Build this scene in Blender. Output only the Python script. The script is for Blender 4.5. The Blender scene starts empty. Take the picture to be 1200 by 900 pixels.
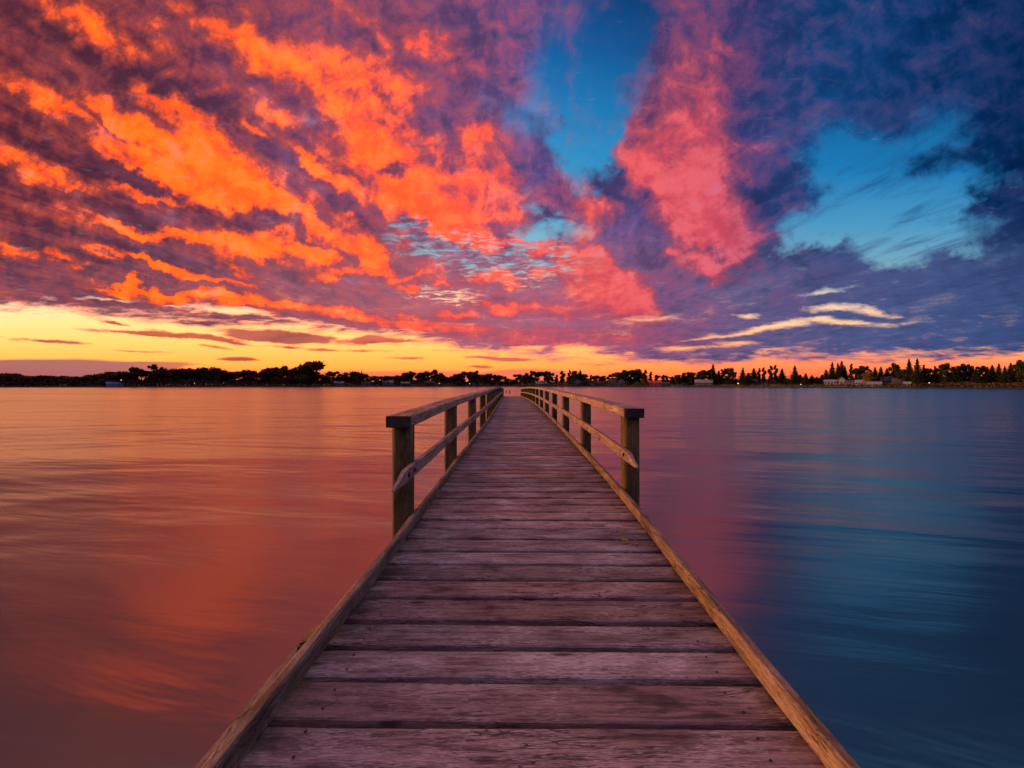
import bpy, bmesh, math, random
from mathutils import Vector, Matrix, noise as mnoise

random.seed(7)
R = math.radians
scene = bpy.context.scene
C = scene.collection
F = 500.0            # focal length in pixels of a 1200-wide frame
HC = 2.3             # camera above the water
YH = 451.0           # horizon row


def lin(c):
    out = []
    for v in c:
        v = v / 255.0
        out.append(v / 12.92 if v <= 0.04045 else ((v + 0.055) / 1.055) ** 2.4)
    return (*out, 1.0)


# ------------------------------------------------------------------ helpers
def link(name, bm, m, parent=None, smooth=False):
    me = bpy.data.meshes.new(name)
    bm.normal_update()
    bm.to_mesh(me)
    bm.free()
    if m:
        me.materials.append(m)
    if smooth:
        for p in me.polygons:
            p.use_smooth = True
    o = bpy.data.objects.new(name, me)
    C.objects.link(o)
    if parent:
        o.parent = parent
    return o


def thing(name, label, cat, loc=(0, 0, 0), rz=0.0, group=None):
    o = bpy.data.objects.new(name, None)
    o.empty_display_size = 0.3
    C.objects.link(o)
    o.location = loc
    o.rotation_euler = (0, 0, rz)
    tag(o, label, cat, group)
    return o


def tag(o, label, cat, group=None):
    o['label'] = label
    o['category'] = cat
    if group:
        o['group'] = group


def box(bm, x0, x1, y0, y1, z0, z1):
    vs = [bm.verts.new(p) for p in ((x0, y0, z0), (x1, y0, z0), (x1, y1, z0), (x0, y1, z0),
                                    (x0, y0, z1), (x1, y0, z1), (x1, y1, z1), (x0, y1, z1))]
    for f in ((3, 2, 1, 0), (4, 5, 6, 7), (0, 1, 5, 4), (1, 2, 6, 5), (2, 3, 7, 6), (3, 0, 4, 7)):
        bm.faces.new([vs[i] for i in f])
    return vs


def hermite(pts, x):
    if x <= pts[0][0]:
        i = 0
    elif x >= pts[-1][0]:
        i = len(pts) - 2
    else:
        i = max(k for k in range(len(pts) - 1) if pts[k][0] <= x)
    def slope(k):
        if k == 0:
            return (pts[1][1] - pts[0][1]) / (pts[1][0] - pts[0][0])
        if k == len(pts) - 1:
            return (pts[-1][1] - pts[-2][1]) / (pts[-1][0] - pts[-2][0])
        return (pts[k + 1][1] - pts[k - 1][1]) / (pts[k + 1][0] - pts[k - 1][0])
    (x0, y0), (x1, y1) = pts[i], pts[i + 1]
    h = x1 - x0
    t = (x - x0) / h
    if t < 0:
        return y0 + slope(i) * (x - x0)
    if t > 1:
        return y1 + slope(i + 1) * (x - x1)
    a, b = slope(i) * h, slope(i + 1) * h
    return ((2 * t**3 - 3 * t**2 + 1) * y0 + (t**3 - 2 * t**2 + t) * a + (-2 * t**3 + 3 * t**2) * y1 + (t**3 - t**2) * b)


def lerp_tab(tab, x):
    if x <= tab[0][0]:
        return tab[0][1]
    for (a, va), (b, vb) in zip(tab, tab[1:]):
        if x <= b:
            return va + (vb - va) * (x - a) / (b - a)
    return tab[-1][1]


# ------------------------------------------------------------------ node expressions
class G:
    """small wrapper that turns python expressions into shader nodes"""
    def __init__(self, nt):
        self.nt = nt

    def node(self, t, **kw):
        n = self.nt.nodes.new(t)
        for k, v in kw.items():
            setattr(n, k, v)
        return n

    def put(self, sock, v):
        if isinstance(v, X):
            v = v.s
        if isinstance(v, bpy.types.NodeSocket):
            self.nt.links.new(v, sock)
        else:
            sock.default_value = v

    def math(self, op, a, b=None, c=None, clamp=False):
        n = self.node('ShaderNodeMath', operation=op, use_clamp=clamp)
        for i, v in enumerate((a, b, c)):
            if v is not None:
                self.put(n.inputs[i], v)
        return X(self, n.outputs[0])

    def smooth(self, v, a, b, lo=0.0, hi=1.0):
        n = self.node('ShaderNodeMapRange', interpolation_type='SMOOTHSTEP')
        for i, k in enumerate((v, a, b, lo, hi)):
            self.put(n.inputs[i], k)
        return X(self, n.outputs[0])

    def comb(self, x, y, z=0.0):
        n = self.node('ShaderNodeCombineXYZ')
        for i, v in enumerate((x, y, z)):
            self.put(n.inputs[i], v)
        return n.outputs[0]

    def vmath(self, op, a, b):
        n = self.node('ShaderNodeVectorMath', operation=op)
        self.put(n.inputs[0], a)
        self.put(n.inputs[1], b)
        return n.outputs[0]

    def noise(self, vec, scale=1.0, detail=4.0, rough=0.55, dist=0.0, color=False, dims='3D'):
        n = self.node('ShaderNodeTexNoise', noise_dimensions=dims)
        self.put(n.inputs['Vector'], vec)
        n.inputs['Scale'].default_value = scale
        n.inputs['Detail'].default_value = detail
        n.inputs['Roughness'].default_value = rough
        n.inputs['Distortion'].default_value = dist
        return n.outputs['Color'] if color else X(self, n.outputs['Fac'])

    def ramp(self, fac, stops, interp='LINEAR'):
        n = self.node('ShaderNodeValToRGB')
        cr = n.color_ramp
        cr.interpolation = interp
        while len(cr.elements) < len(stops):
            cr.elements.new(0.5)
        for e, (p, c) in zip(cr.elements, sorted(stops, key=lambda s: s[0])):
            e.position = p
            e.color = c
        self.put(n.inputs[0], fac)
        return n.outputs[0]

    def mix(self, fac, a, b, mode='MIX'):
        n = self.node('ShaderNodeMix', data_type='RGBA', blend_type=mode)
        self.put(n.inputs[0], fac)
        self.put(n.inputs[6], a)
        self.put(n.inputs[7], b)
        return n.outputs[2]

    def brushes(self, p, items, acc=0.0):
        """sum of soft rotated ellipses (cx, cy, half length, half width, angle deg, weight)"""
        for (cx, cy, lx, ly, ang, w) in items:
            m = self.node('ShaderNodeMapping', vector_type='TEXTURE')
            self.put(m.inputs[0], p)
            m.inputs[1].default_value = (cx / 100, cy / 100, 0)
            m.inputs[2].default_value = (0, 0, R(ang))
            m.inputs[3].default_value = (lx / 100, ly / 100, 1)
            g = self.node('ShaderNodeTexGradient', gradient_type='SPHERICAL')
            self.nt.links.new(m.outputs[0], g.inputs[0])
            acc = self.math('MULTIPLY_ADD', g.outputs['Fac'], w, acc)
        return acc


class X:
    def __init__(self, g, s):
        self.g, self.s = g, s
    def __add__(self, o): return self.g.math('ADD', self, o)
    __radd__ = __add__
    def __sub__(self, o): return self.g.math('SUBTRACT', self, o)
    def __rsub__(self, o): return self.g.math('SUBTRACT', o, self)
    def __mul__(self, o): return self.g.math('MULTIPLY', self, o)
    __rmul__ = __mul__
    def __truediv__(self, o): return self.g.math('DIVIDE', self, o)
    def clamp(self): return self.g.math('ADD', self, 0.0, clamp=True)


# ------------------------------------------------------------------ sky
SUN_EL, SUN_AZ = 6.0, -80.0      # degrees; azimuth from +Y, negative = left


def build_world():
    w = bpy.data.worlds.new('World')
    scene.world = w
    w.use_nodes = True
    nt = w.node_tree
    nt.nodes.clear()
    g = G(nt)
    tc = g.node('ShaderNodeTexCoord')
    sep = g.node('ShaderNodeSeparateXYZ')
    nt.links.new(tc.outputs['Generated'], sep.inputs[0])
    dx, dy, dz = (X(g, s) for s in sep.outputs)
    yc = g.math('MAXIMUM', dy, 0.16)
    zc = g.math('MAXIMUM', dz, 0.0)
    u = dx / yc * 5.0 + 6.0                    # gnomonic directions, hundreds of "pixels"
    v = YH / 100 - zc / yc * 5.0
    p0 = g.comb(u, v, 0.0)
    # cloud sheet seen in perspective: plane coordinates
    hz = zc + 0.075
    plane = g.comb(dx / hz, dy / hz * 0.36, 0.0)
    plane2 = g.comb(dx / hz + 3.7, dy / hz * 0.8 + 1.9, 0.0)
    wv = g.noise(plane, 1.5, 4.0, 0.6, color=True)
    wv2 = g.noise(p0, 2.6, 5.0, 0.6, color=True)
    warp = g.vmath('SCALE', g.vmath('SUBTRACT', wv, (0.5, 0.5, 0.5)), (0, 0, 0))
    warp.node.inputs['Scale'].default_value = 0.55
    warp2 = g.vmath('SCALE', g.vmath('SUBTRACT', wv2, (0.5, 0.5, 0.5)), (0, 0, 0))
    warp2.node.inputs['Scale'].default_value = 0.55
    # the warp dies out towards the horizon
    damp = g.smooth(v, 4.45, 3.0, 0.10, 1.0)
    wsum = g.vmath('MULTIPLY', g.vmath('ADD', warp, warp2), g.comb(g.math('MULTIPLY', damp, 1.3), damp, 0.0))
    p = g.vmath('ADD', p0, wsum)
    pf = g.vmath('ADD', p0, g.vmath('MULTIPLY', wsum, (1.2, 0.35, 0.0)))   # flatter warp for the bars
    nA = g.noise(plane, 2.6, 9.0, 0.62, 0.3)           # streaks
    nB = g.noise(p0, 2.8, 9.0, 0.62, 0.35)             # puffs
    nB2 = g.noise(g.vmath('ADD', p0, (-0.07, 0.11, 0.0)), 2.8, 9.0, 0.62, 0.35)   # the same, a step towards the glow
    nA2 = g.noise(g.vmath('ADD', plane, (-0.03, 0.10, 0.0)), 2.6, 9.0, 0.62, 0.3)
    nP = g.noise(plane2, 5.5, 7.0, 0.66, 0.5)          # clods of the broken sheet
    nF = g.noise(plane, 9.0, 6.0, 0.65, 0.6)           # fibres
    nC = g.noise(g.vmath('MULTIPLY', plane2, (0.62, 1.25, 1.0)), 15.0, 4.0, 0.6, 0.8)         # ripples of the high sheet
    nH = g.noise(g.comb(u * 1.1, v * 6.5, 4.0), 1.0, 8.0, 0.60, 0.3)   # flat bars low in the sky
    nH2 = g.noise(g.comb(u * 3.4, v * 17.0, 8.0), 1.0, 6.0, 0.62, 0.5)
    low = g.smooth(v, 3.0, 3.9)

    # ---- clear sky behind the clouds
    yl = [(0, (8, 84, 150)), (60, (14, 106, 176)), (130, (28, 140, 204)), (200, (62, 166, 218)), (262, (112, 188, 218)),
          (310, (150, 205, 216)), (345, (236, 226, 190)), (375, (255, 224, 150)), (400, (255, 208, 112)),
          (425, (255, 180, 78)), (440, (250, 148, 72)), (452, (240, 118, 66))]
    yr = [(0, (2, 40, 88)), (60, (4, 62, 120)), (130, (12, 100, 160)), (200, (24, 128, 190)), (262, (76, 158, 204)),
          (310, (122, 176, 200)), (345, (206, 212, 192)), (385, (232, 216, 160)), (405, (240, 190, 128)),
          (425, (242, 146, 92)), (440, (226, 116, 78)), (452, (204, 96, 72))]
    vv = v / 4.52
    cl = g.ramp(vv, [(a / 452, lin(c)) for a, c in yl])
    cr = g.ramp(vv, [(a / 452, lin(c)) for a, c in yr])
    clear = g.mix(g.smooth(u, 5.2, 9.6), cl, cr)
    sk = g.node('ShaderNodeTexSky', sky_type='NISHITA')
    sk.sun_disc = False
    sk.sun_elevation = R(SUN_EL)
    sk.sun_rotation = R(SUN_AZ)
    clear = g.mix(0.06, clear, g.mix(1.0, sk.outputs[0], (0.06, 0.06, 0.06, 1), 'MULTIPLY'))

    warm = g.smooth(u, 10.5, 4.0, 0.45, 1.0)
    clear = g.mix(g.smooth(v, 3.2, 3.7) * warm, clear, g.mix(1.0, clear, (2.4, 1.20, 1.12, 1), 'MULTIPLY'))
    # ---- how much cloud: everything above the broken lower edge, minus the gaps
    edge = g.ramp(u / 12.0, [(a / 1200, (y / 452,) * 3 + (1,)) for a, y in
                             ((0, 360), (107, 368), (200, 377), (300, 382), (390, 388), (450, 394), (505, 401), (560, 414),
                              (620, 419), (680, 417), (760, 424), (840, 425), (900, 420), (1090, 418), (1200, 416))])
    esep = g.node('ShaderNodeSeparateColor')
    nt.links.new(edge, esep.inputs[0])
    ev = X(g, esep.outputs[0]) * 4.52
    cover = g.smooth(v + (nH - 0.5) * 0.42 + (nH2 - 0.5) * 0.30, ev + 0.07, ev - 0.11)
    gaps = [        # wide blue windows, soft edged
        (688, 80, 92, 100, 14, 1.4), (690, 168, 50, 70, 14, 1.4), (730, 10, 90, 90, 20, .9), (600, 130, 60, 30, 20, .45),
        (990, 190, 85, 66, 30, 1.3), (1030, 250, 130, 42, -14, 1.5), (1085, 280, 110, 26, -12, 1.2), (950, 268, 60, 30, -20, .7),
        (1085, 165, 80, 40, -30, .80), (1120, 215, 90, 40, -20, .8), (640, 236, 40, 12, 0, .55), (650, 264, 56, 20, 0, .8), (628, 278, 50, 10, 8, .7), (385, 138, 30, 20, 10, .35),
    ]
    slots = [       # narrow pale openings low down
        (272, 364, 74, 6, 6, 1.4), (130, 351, 50, 4, 3, .9), (345, 377, 40, 3, 10, .6), (200, 357, 30, 2, 2, .6),
        (410, 388, 50, 4, 10, .7),
        (968, 341, 38, 6, -6, 1.2), (975, 361, 56, 7, -3, 1.2), (1020, 367, 44, 6, 8, 1.1), (905, 384, 90, 7, -8, 1.2), (990, 378, 70, 6, 4, 1.2),
        (873, 369, 32, 5, 4, 1.0), (800, 408, 44, 5, -4, 1.2), (862, 402, 40, 6, -3, 1.0), (830, 396, 80, 3, -8, .6),
        (680, 410, 50, 6, -3, 1.2), (705, 418, 66, 4, 8, .9), (610, 407, 34, 3, 0, .8), (765, 374, 70, 8, -6, .5), (1070, 378, 50, 6, -6, .45),
    ]
    sheets = [      # thin rippled sheet over the middle
        (500, 286, 70, 34, 14, 1.2), (560, 300, 130, 36, 14, 1.5), (620, 300, 90, 32, 10, 1.2), (660, 262, 60, 24, 0, .9), (525, 349, 60, 9, -2, 1.2), (495, 343, 50, 12, 0, .5),
    ]
    gs = g.brushes(p, gaps)
    gapm = g.smooth(gs + (nA - 0.5) * 0.9 + (nB - 0.5) * 0.8 + (nF - 0.5) * 0.45 + (nP - 0.5) * 0.4, 0.05, 0.80)
    slotm = g.smooth(g.brushes(pf, slots) + (nH - 0.5) * 1.0 + (nH2 - 0.5) * 1.5, 0.12, 1.15) * 0.92
    shm = g.smooth(g.brushes(p, sheets), 0.0, 0.75) * g.smooth(nC + (nF - 0.5) * 0.3, 0.42, 0.72) * 0.95
    gapm = gapm * (1.0 - 0.6 * g.smooth(nF * 0.5 + nA2 * 0.5, 0.46, 0.66))
    hole = g.math('MAXIMUM', gapm, g.math('MAXIMUM', slotm, shm))
    cover = cover * (1.0 - hole * 0.97)
    # small dark clouds floating in the yellow band
    bars = [(318, 394, 92, 11, 5, 1.5), (350, 397, 60, 7, 0, 1.0), (205, 392, 66, 5, 6, 1.2), (262, 400, 60, 5, 9, 1.0), (128, 379, 34, 3, 9, 1.2),
            (430, 399, 46, 7, -4, 1.2), (470, 401, 50, 4, 0, .9), (280, 421, 38, 4, 1, 1.3), (600, 421, 44, 4, 2, 1.2), (560, 430, 26, 3, 0, 1.1),
            (250, 407, 30, 3, 8, .8), (560, 419, 30, 3, 0, .8), (150, 390, 90, 4, 5, .9), (420, 411, 70, 3, 0, .7), (345, 408, 60, 3, 4, .8), (60, 400, 80, 4, 4, 1.0), (170, 412, 50, 2, 2, .7), (480, 420, 60, 3, 0, .7), (700, 428, 60, 3, 0, .6)]
    bar = g.smooth(g.brushes(pf, bars) + (nH - 0.5) * 1.0 + (nH2 - 0.5) * 1.1, 0.20, 0.80)
    bank = g.brushes(p0, [(60, 436, 170, 18, 0, 2.6), (180, 428, 70, 6, -2, 1.1), (480, 441, 330, 10, 0, .9), (615, 440, 60, 12, -3, .9)])
    bankm = g.smooth(bank + (nH - 0.5) * 0.7, 0.15, 0.6)

    # ---- lit undersides
    lits = [
        # upper left fan of streaks
        (150, 145, 90, 22, 30, 1.2), (225, 195, 150, 34, 27, 1.5), (310, 228, 70, 22, 24, 1.2), (240, 158, 80, 26, 38, 1.3), (200, 122, 80, 16, 20, 1.0),
        (180, 203, 105, 13, 25, 1.2), (250, 238, 50, 12, 12, .9), (170, 226, 85, 8, 14, 1.1), (150, 265, 62, 9, 17, 1.3), (290, 282, 120, 19, 11, 1.6),
        (215, 272, 60, 10, 2, 1.1), (370, 300, 40, 14, 25, .9), (205, 318, 125, 8, 12, 1.6), (240, 350, 160, 10, 6, 1.3), (150, 338, 80, 6, 5, 1.1),
        (280, 310, 40, 12, 30, .8), (303, 156, 40, 10, 30, .9), (330, 132, 34, 12, 10, .8), (375, 190, 60, 16, 34, .9),
        (60, 120, 110, 20, 28, 1.1), (40, 200, 100, 14, 22, 1.0), (50, 300, 90, 10, 10, 1.0), (300, 60, 150, 30, 30, 1.1), (120, 40, 120, 26, 30, 1.0),
        # large orange cloud in the middle
        (440, 150, 70, 34, 25, 1.3), (480, 205, 110, 40, 24, 1.5), (520, 250, 100, 30, 34, 1.5), (470, 235, 60, 22, 20, 1.1), (560, 280, 44, 20, 30, 1.2),
        (400, 215, 60, 20, 40, .9), (425, 285, 70, 18, 52, 1.3), (390, 275, 70, 14, 35, 1.0), (405, 322, 60, 12, -10, 1.0), (365, 290, 40, 14, 30, 1.0),
        (562, 158, 24, 26, 60, .9), (552, 205, 34, 18, 40, 1.0), (590, 208, 24, 22, 40, .8), (600, 250, 40, 24, 30, .9), (590, 180, 70, 50, 20, .5),
        (420, 90, 110, 40, 20, 1.0), (500, 50, 90, 30, 20, .7),
        # middle, coral
        (622, 287, 60, 13, 10, 1.3), (665, 305, 34, 10, 25, 1.0), (698, 312, 70, 20, 12, 1.4), (705, 240, 34, 24, 30, 1.1), (690, 268, 30, 14, -20, 1.0),
        (705, 340, 88, 34, 28, 1.4), (740, 355, 50, 22, 20, .9), (578, 330, 54, 12, 3, 1.2), (590, 357, 44, 10, 6, 1.0), (535, 368, 34, 9, -8, 1.0),
        (477, 338, 22, 9, 10, 1.0), (474, 323, 18, 6, 5, .9), (510, 335, 20, 5, 5, .6), (660, 365, 70, 16, 4, .7), (630, 320, 40, 10, 10, .7),
        # right, rose red tower
        (795, 225, 130, 52, 48, 1.3), (760, 200, 56, 26, 40, 1.2), (825, 205, 30, 50, 10, 1.2), (845, 275, 66, 26, 28, 1.4), (830, 316, 60, 14, 10, 1.0),
        (830, 150, 50, 60, 10, .65), (790, 160, 50, 30, -20, .7), (880, 250, 50, 30, 60, .55), (778, 296, 26, 10, 10, .9), (840, 80, 60, 60, 10, .3),
        (870, 190, 40, 70, 0, .3), (1075, 408, 40, 6, -10, .5),
        (330, 210, 440, 190, 15, .21), (560, 300, 260, 130, 10, .12), (705, 290, 150, 120, 25, .10),
        (850, 205, 66, 120, 0, .35), (825, 262, 90, 60, 30, .35), (800, 110, 110, 60, 0, .40), (760, 150, 40, 60, 20, .25), (680, 225, 60, 30, 20, .3), (560, 190, 90, 60, 30, .15),
        # dark purple breaks between them
        (405, 226, 70, 22, 20, -1.0), (463, 195, 24, 13, 8, -1.3), (128, 152, 70, 11, 30, -1.0), (150, 205, 80, 11, 20, -.7), (150, 246, 90, 12, 12, -.8),
        (335, 185, 46, 20, 30, -.8), (300, 250, 60, 12, 20, -.6), (200, 298, 90, 10, 10, -.8), (410, 262, 30, 10, 30, -.5), (385, 330, 90, 12, 4, -.4),
        (620, 180, 44, 60, 0, -.6), (556, 300, 100, 22, 14, -.7), (640, 258, 50, 14, 0, -.5), (880, 200, 40, 110, 0, -.35), (860, 330, 60, 20, 0, -.4), (700, 200, 40, 20, 0, -.4), (500, 130, 30, 30, 0, -.5), (735, 265, 60, 50, 50, -.6), (540, 262, 20, 12, 20, -.5),
        # rosy wash low down
        (560, 388, 150, 16, 4, .55), (720, 395, 140, 16, 2, .5), (400, 372, 160, 12, 6, .7), (650, 405, 120, 8, 4, .5),
    ]
    lit0 = g.brushes(p, lits)
    streak = nA * (1.0 - low) + (nH * 0.6 + nH2 * 0.4) * low
    relief = ((nB - nB2) * 1.3 + (nA - nA2) * 1.1) * (1.0 - low * 0.6)
    litn = lit0 + (streak - 0.5) * 1.05 + (nB - 0.5) * 0.75 + (nF - 0.5) * 0.30 + (nP - 0.5) * 0.48 + relief * 1.15
    lit_a = g.smooth(litn, -0.30, 0.70)                # mauve red fringe
    lit_b = g.smooth(litn, 0.26, 1.20)                 # full glow

    # ---- cloud colours by direction
    uu = u / 12.0
    def rampx(stops):
        return g.ramp(uu, [(a / 1200, lin(c)) for a, c in stops])
    shade_hi = rampx(((0, (96, 46, 62)), (107, (98, 50, 68)), (300, (104, 60, 90)), (480, (108, 70, 108)), (650, (82, 74, 130)), (780, (82, 66, 118)),
                      (880, (50, 62, 118)), (960, (20, 66, 122)), (1090, (8, 52, 104)), (1200, (5, 40, 86))))
    shade_lo = rampx(((0, (116, 70, 90)), (107, (118, 72, 92)), (300, (136, 82, 102)), (480, (164, 100, 118)), (650, (160, 102, 130)), (780, (116, 86, 128)),
                      (880, (92, 90, 132)), (960, (80, 86, 132)), (1090, (66, 86, 134)), (1200, (58, 80, 128))))
    shade = g.mix(g.smooth(v, 2.3, 3.5), shade_hi, shade_lo)
    # thickness of the cloud: darker and paler streaks
    thick = g.smooth(streak * 0.45 + nB * 0.2 + nF * 0.2 + nP * 0.15 + relief * 0.12, 0.33, 0.68)
    thick_c = g.mix(thick, (0.58, 0.58, 0.62, 1), (1.75, 1.62, 1.55, 1))
    shade = g.mix(1.0, shade, thick_c, 'MULTIPLY')
    mid = rampx(((0, (182, 72, 56)), (300, (186, 76, 66)), (480, (186, 78, 86)), (650, (178, 80, 104)), (800, (158, 72, 98)), (900, (112, 64, 108)), (1000, (66, 68, 118)), (1200, (40, 50, 96))))
    glow = rampx(((0, (252, 104, 34)), (200, (253, 106, 38)), (350, (255, 110, 52)), (480, (253, 102, 62)), (600, (246, 98, 82)), (720, (240, 92, 96)), (840, (224, 86, 102)), (920, (160, 74, 110)),
                      (1010, (120, 80, 118)), (1200, (70, 70, 110))))
    glow = g.mix(g.smooth(nP * 0.45 + nB * 0.35 + nA * 0.2 + relief * 0.5, 0.34, 0.66), g.mix(1.0, glow, (0.80, 0.72, 0.85, 1), 'MULTIPLY'), g.mix(1.0, glow, (1.06, 1.30, 1.22, 1), 'MULTIPLY'))
    glow = g.mix(g.smooth(u, 7.0, 4.5), glow, g.mix(1.0, glow, (2.0, 1.20, 0.80, 1), 'MULTIPLY'))
    cloud = g.mix(lit_a * 0.95, shade, mid)
    cloud = g.mix(lit_b, cloud, glow)
    sky = g.mix(cover, clear, cloud)
    barc = rampx(((0, (120, 84, 96)), (200, (190, 88, 66)), (320, (148, 72, 82)), (450, (186, 88, 84)), (620, (196, 96, 92)), (1200, (120, 80, 100))))
    barc = g.mix(1.0, barc, g.mix(g.smooth(nH, 0.35, 0.65), (0.72, 0.70, 0.75, 1), (1.3, 1.2, 1.1, 1)), 'MULTIPLY')
    sky = g.mix(bar * 0.92, sky, barc)
    bankc = rampx(((0, (98, 88, 108)), (140, (112, 94, 110)), (230, (190, 112, 88)), (400, (222, 120, 88)), (600, (226, 116, 92)), (700, (230, 120, 90)), (1200, (200, 100, 80))))
    sky = g.mix(bankm * 0.85, sky, bankc)
    # the sky above the picture and behind the viewer
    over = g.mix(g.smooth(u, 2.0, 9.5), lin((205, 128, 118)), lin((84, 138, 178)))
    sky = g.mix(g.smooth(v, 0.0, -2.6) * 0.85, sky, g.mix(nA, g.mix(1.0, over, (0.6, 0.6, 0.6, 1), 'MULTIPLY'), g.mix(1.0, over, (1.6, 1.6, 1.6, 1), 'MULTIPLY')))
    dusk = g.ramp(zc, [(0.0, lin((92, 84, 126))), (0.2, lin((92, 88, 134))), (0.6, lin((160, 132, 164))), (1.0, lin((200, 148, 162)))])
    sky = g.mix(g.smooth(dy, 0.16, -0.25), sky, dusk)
    # below the horizon
    sky = g.mix(g.smooth(dz, 0.0, -0.03), sky, lin((60, 42, 52)))
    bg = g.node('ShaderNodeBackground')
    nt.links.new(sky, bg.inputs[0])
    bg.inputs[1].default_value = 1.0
    out = g.node('ShaderNodeOutputWorld')
    nt.links.new(bg.outputs[0], out.inputs[0])
    w.cycles.sampling_method = 'MANUAL'
    w.cycles.sample_map_resolution = 512


build_world()

sl = bpy.data.lights.new('sun', 'SUN')
sl.energy = 5.0
sl.angle = R(20)
sl.color = (1.0, 0.40, 0.12)
so = bpy.data.objects.new('sun', sl)
C.objects.link(so)
d = Vector((math.sin(R(SUN_AZ)) * math.cos(R(SUN_EL)), math.cos(R(SUN_AZ)) * math.cos(R(SUN_EL)), math.sin(R(SUN_EL))))
so.rotation_euler = d.to_track_quat('Z', 'Y').to_euler()

cam = bpy.data.cameras.new('camera')
cam.sensor_width = 36.0
cam.lens = 36.0 * F / 1200.0
cam.shift_y = (YH - 450.0) / 1200.0
cam.clip_start = 0.05
cam.clip_end = 20000
co = bpy.data.objects.new('camera', cam)
C.objects.link(co)
co.location = (0, 0, HC)
co.rotation_euler = (R(90), 0, 0)
scene.camera = co


# ------------------------------------------------------------------ materials
def new_mat(name):
    m = bpy.data.materials.new(name)
    m.use_nodes = True
    nt = m.node_tree
    return m, G(nt), nt.nodes['Principled BSDF']


def bump(g, b, height, strength, dist):
    n = g.node('ShaderNodeBump')
    n.inputs['Strength'].default_value = strength
    n.inputs['Distance'].default_value = dist
    g.put(n.inputs['Height'], height)
    g.nt.links.new(n.outputs[0], b.inputs['Normal'])
    return n


def flat_mat(name, col, rough=0.7, var=0.25, scale=3.0, metal=0.0):
    m, g, b = new_mat(name)
    tc = g.node('ShaderNodeTexCoord')
    n = g.noise(tc.outputs['Object'], scale, 4, 0.6)
    c1 = tuple(v * (1 - var) for v in col[:3]) + (1,)
    c2 = tuple(min(1, v * (1 + var)) for v in col[:3]) + (1,)
    g.put(b.inputs['Base Color'], g.mix(g.smooth(n, 0.3, 0.7), c1, c2))
    b.inputs['Roughness'].default_value = rough
    b.inputs['Metallic'].default_value = metal
    return m


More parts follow.
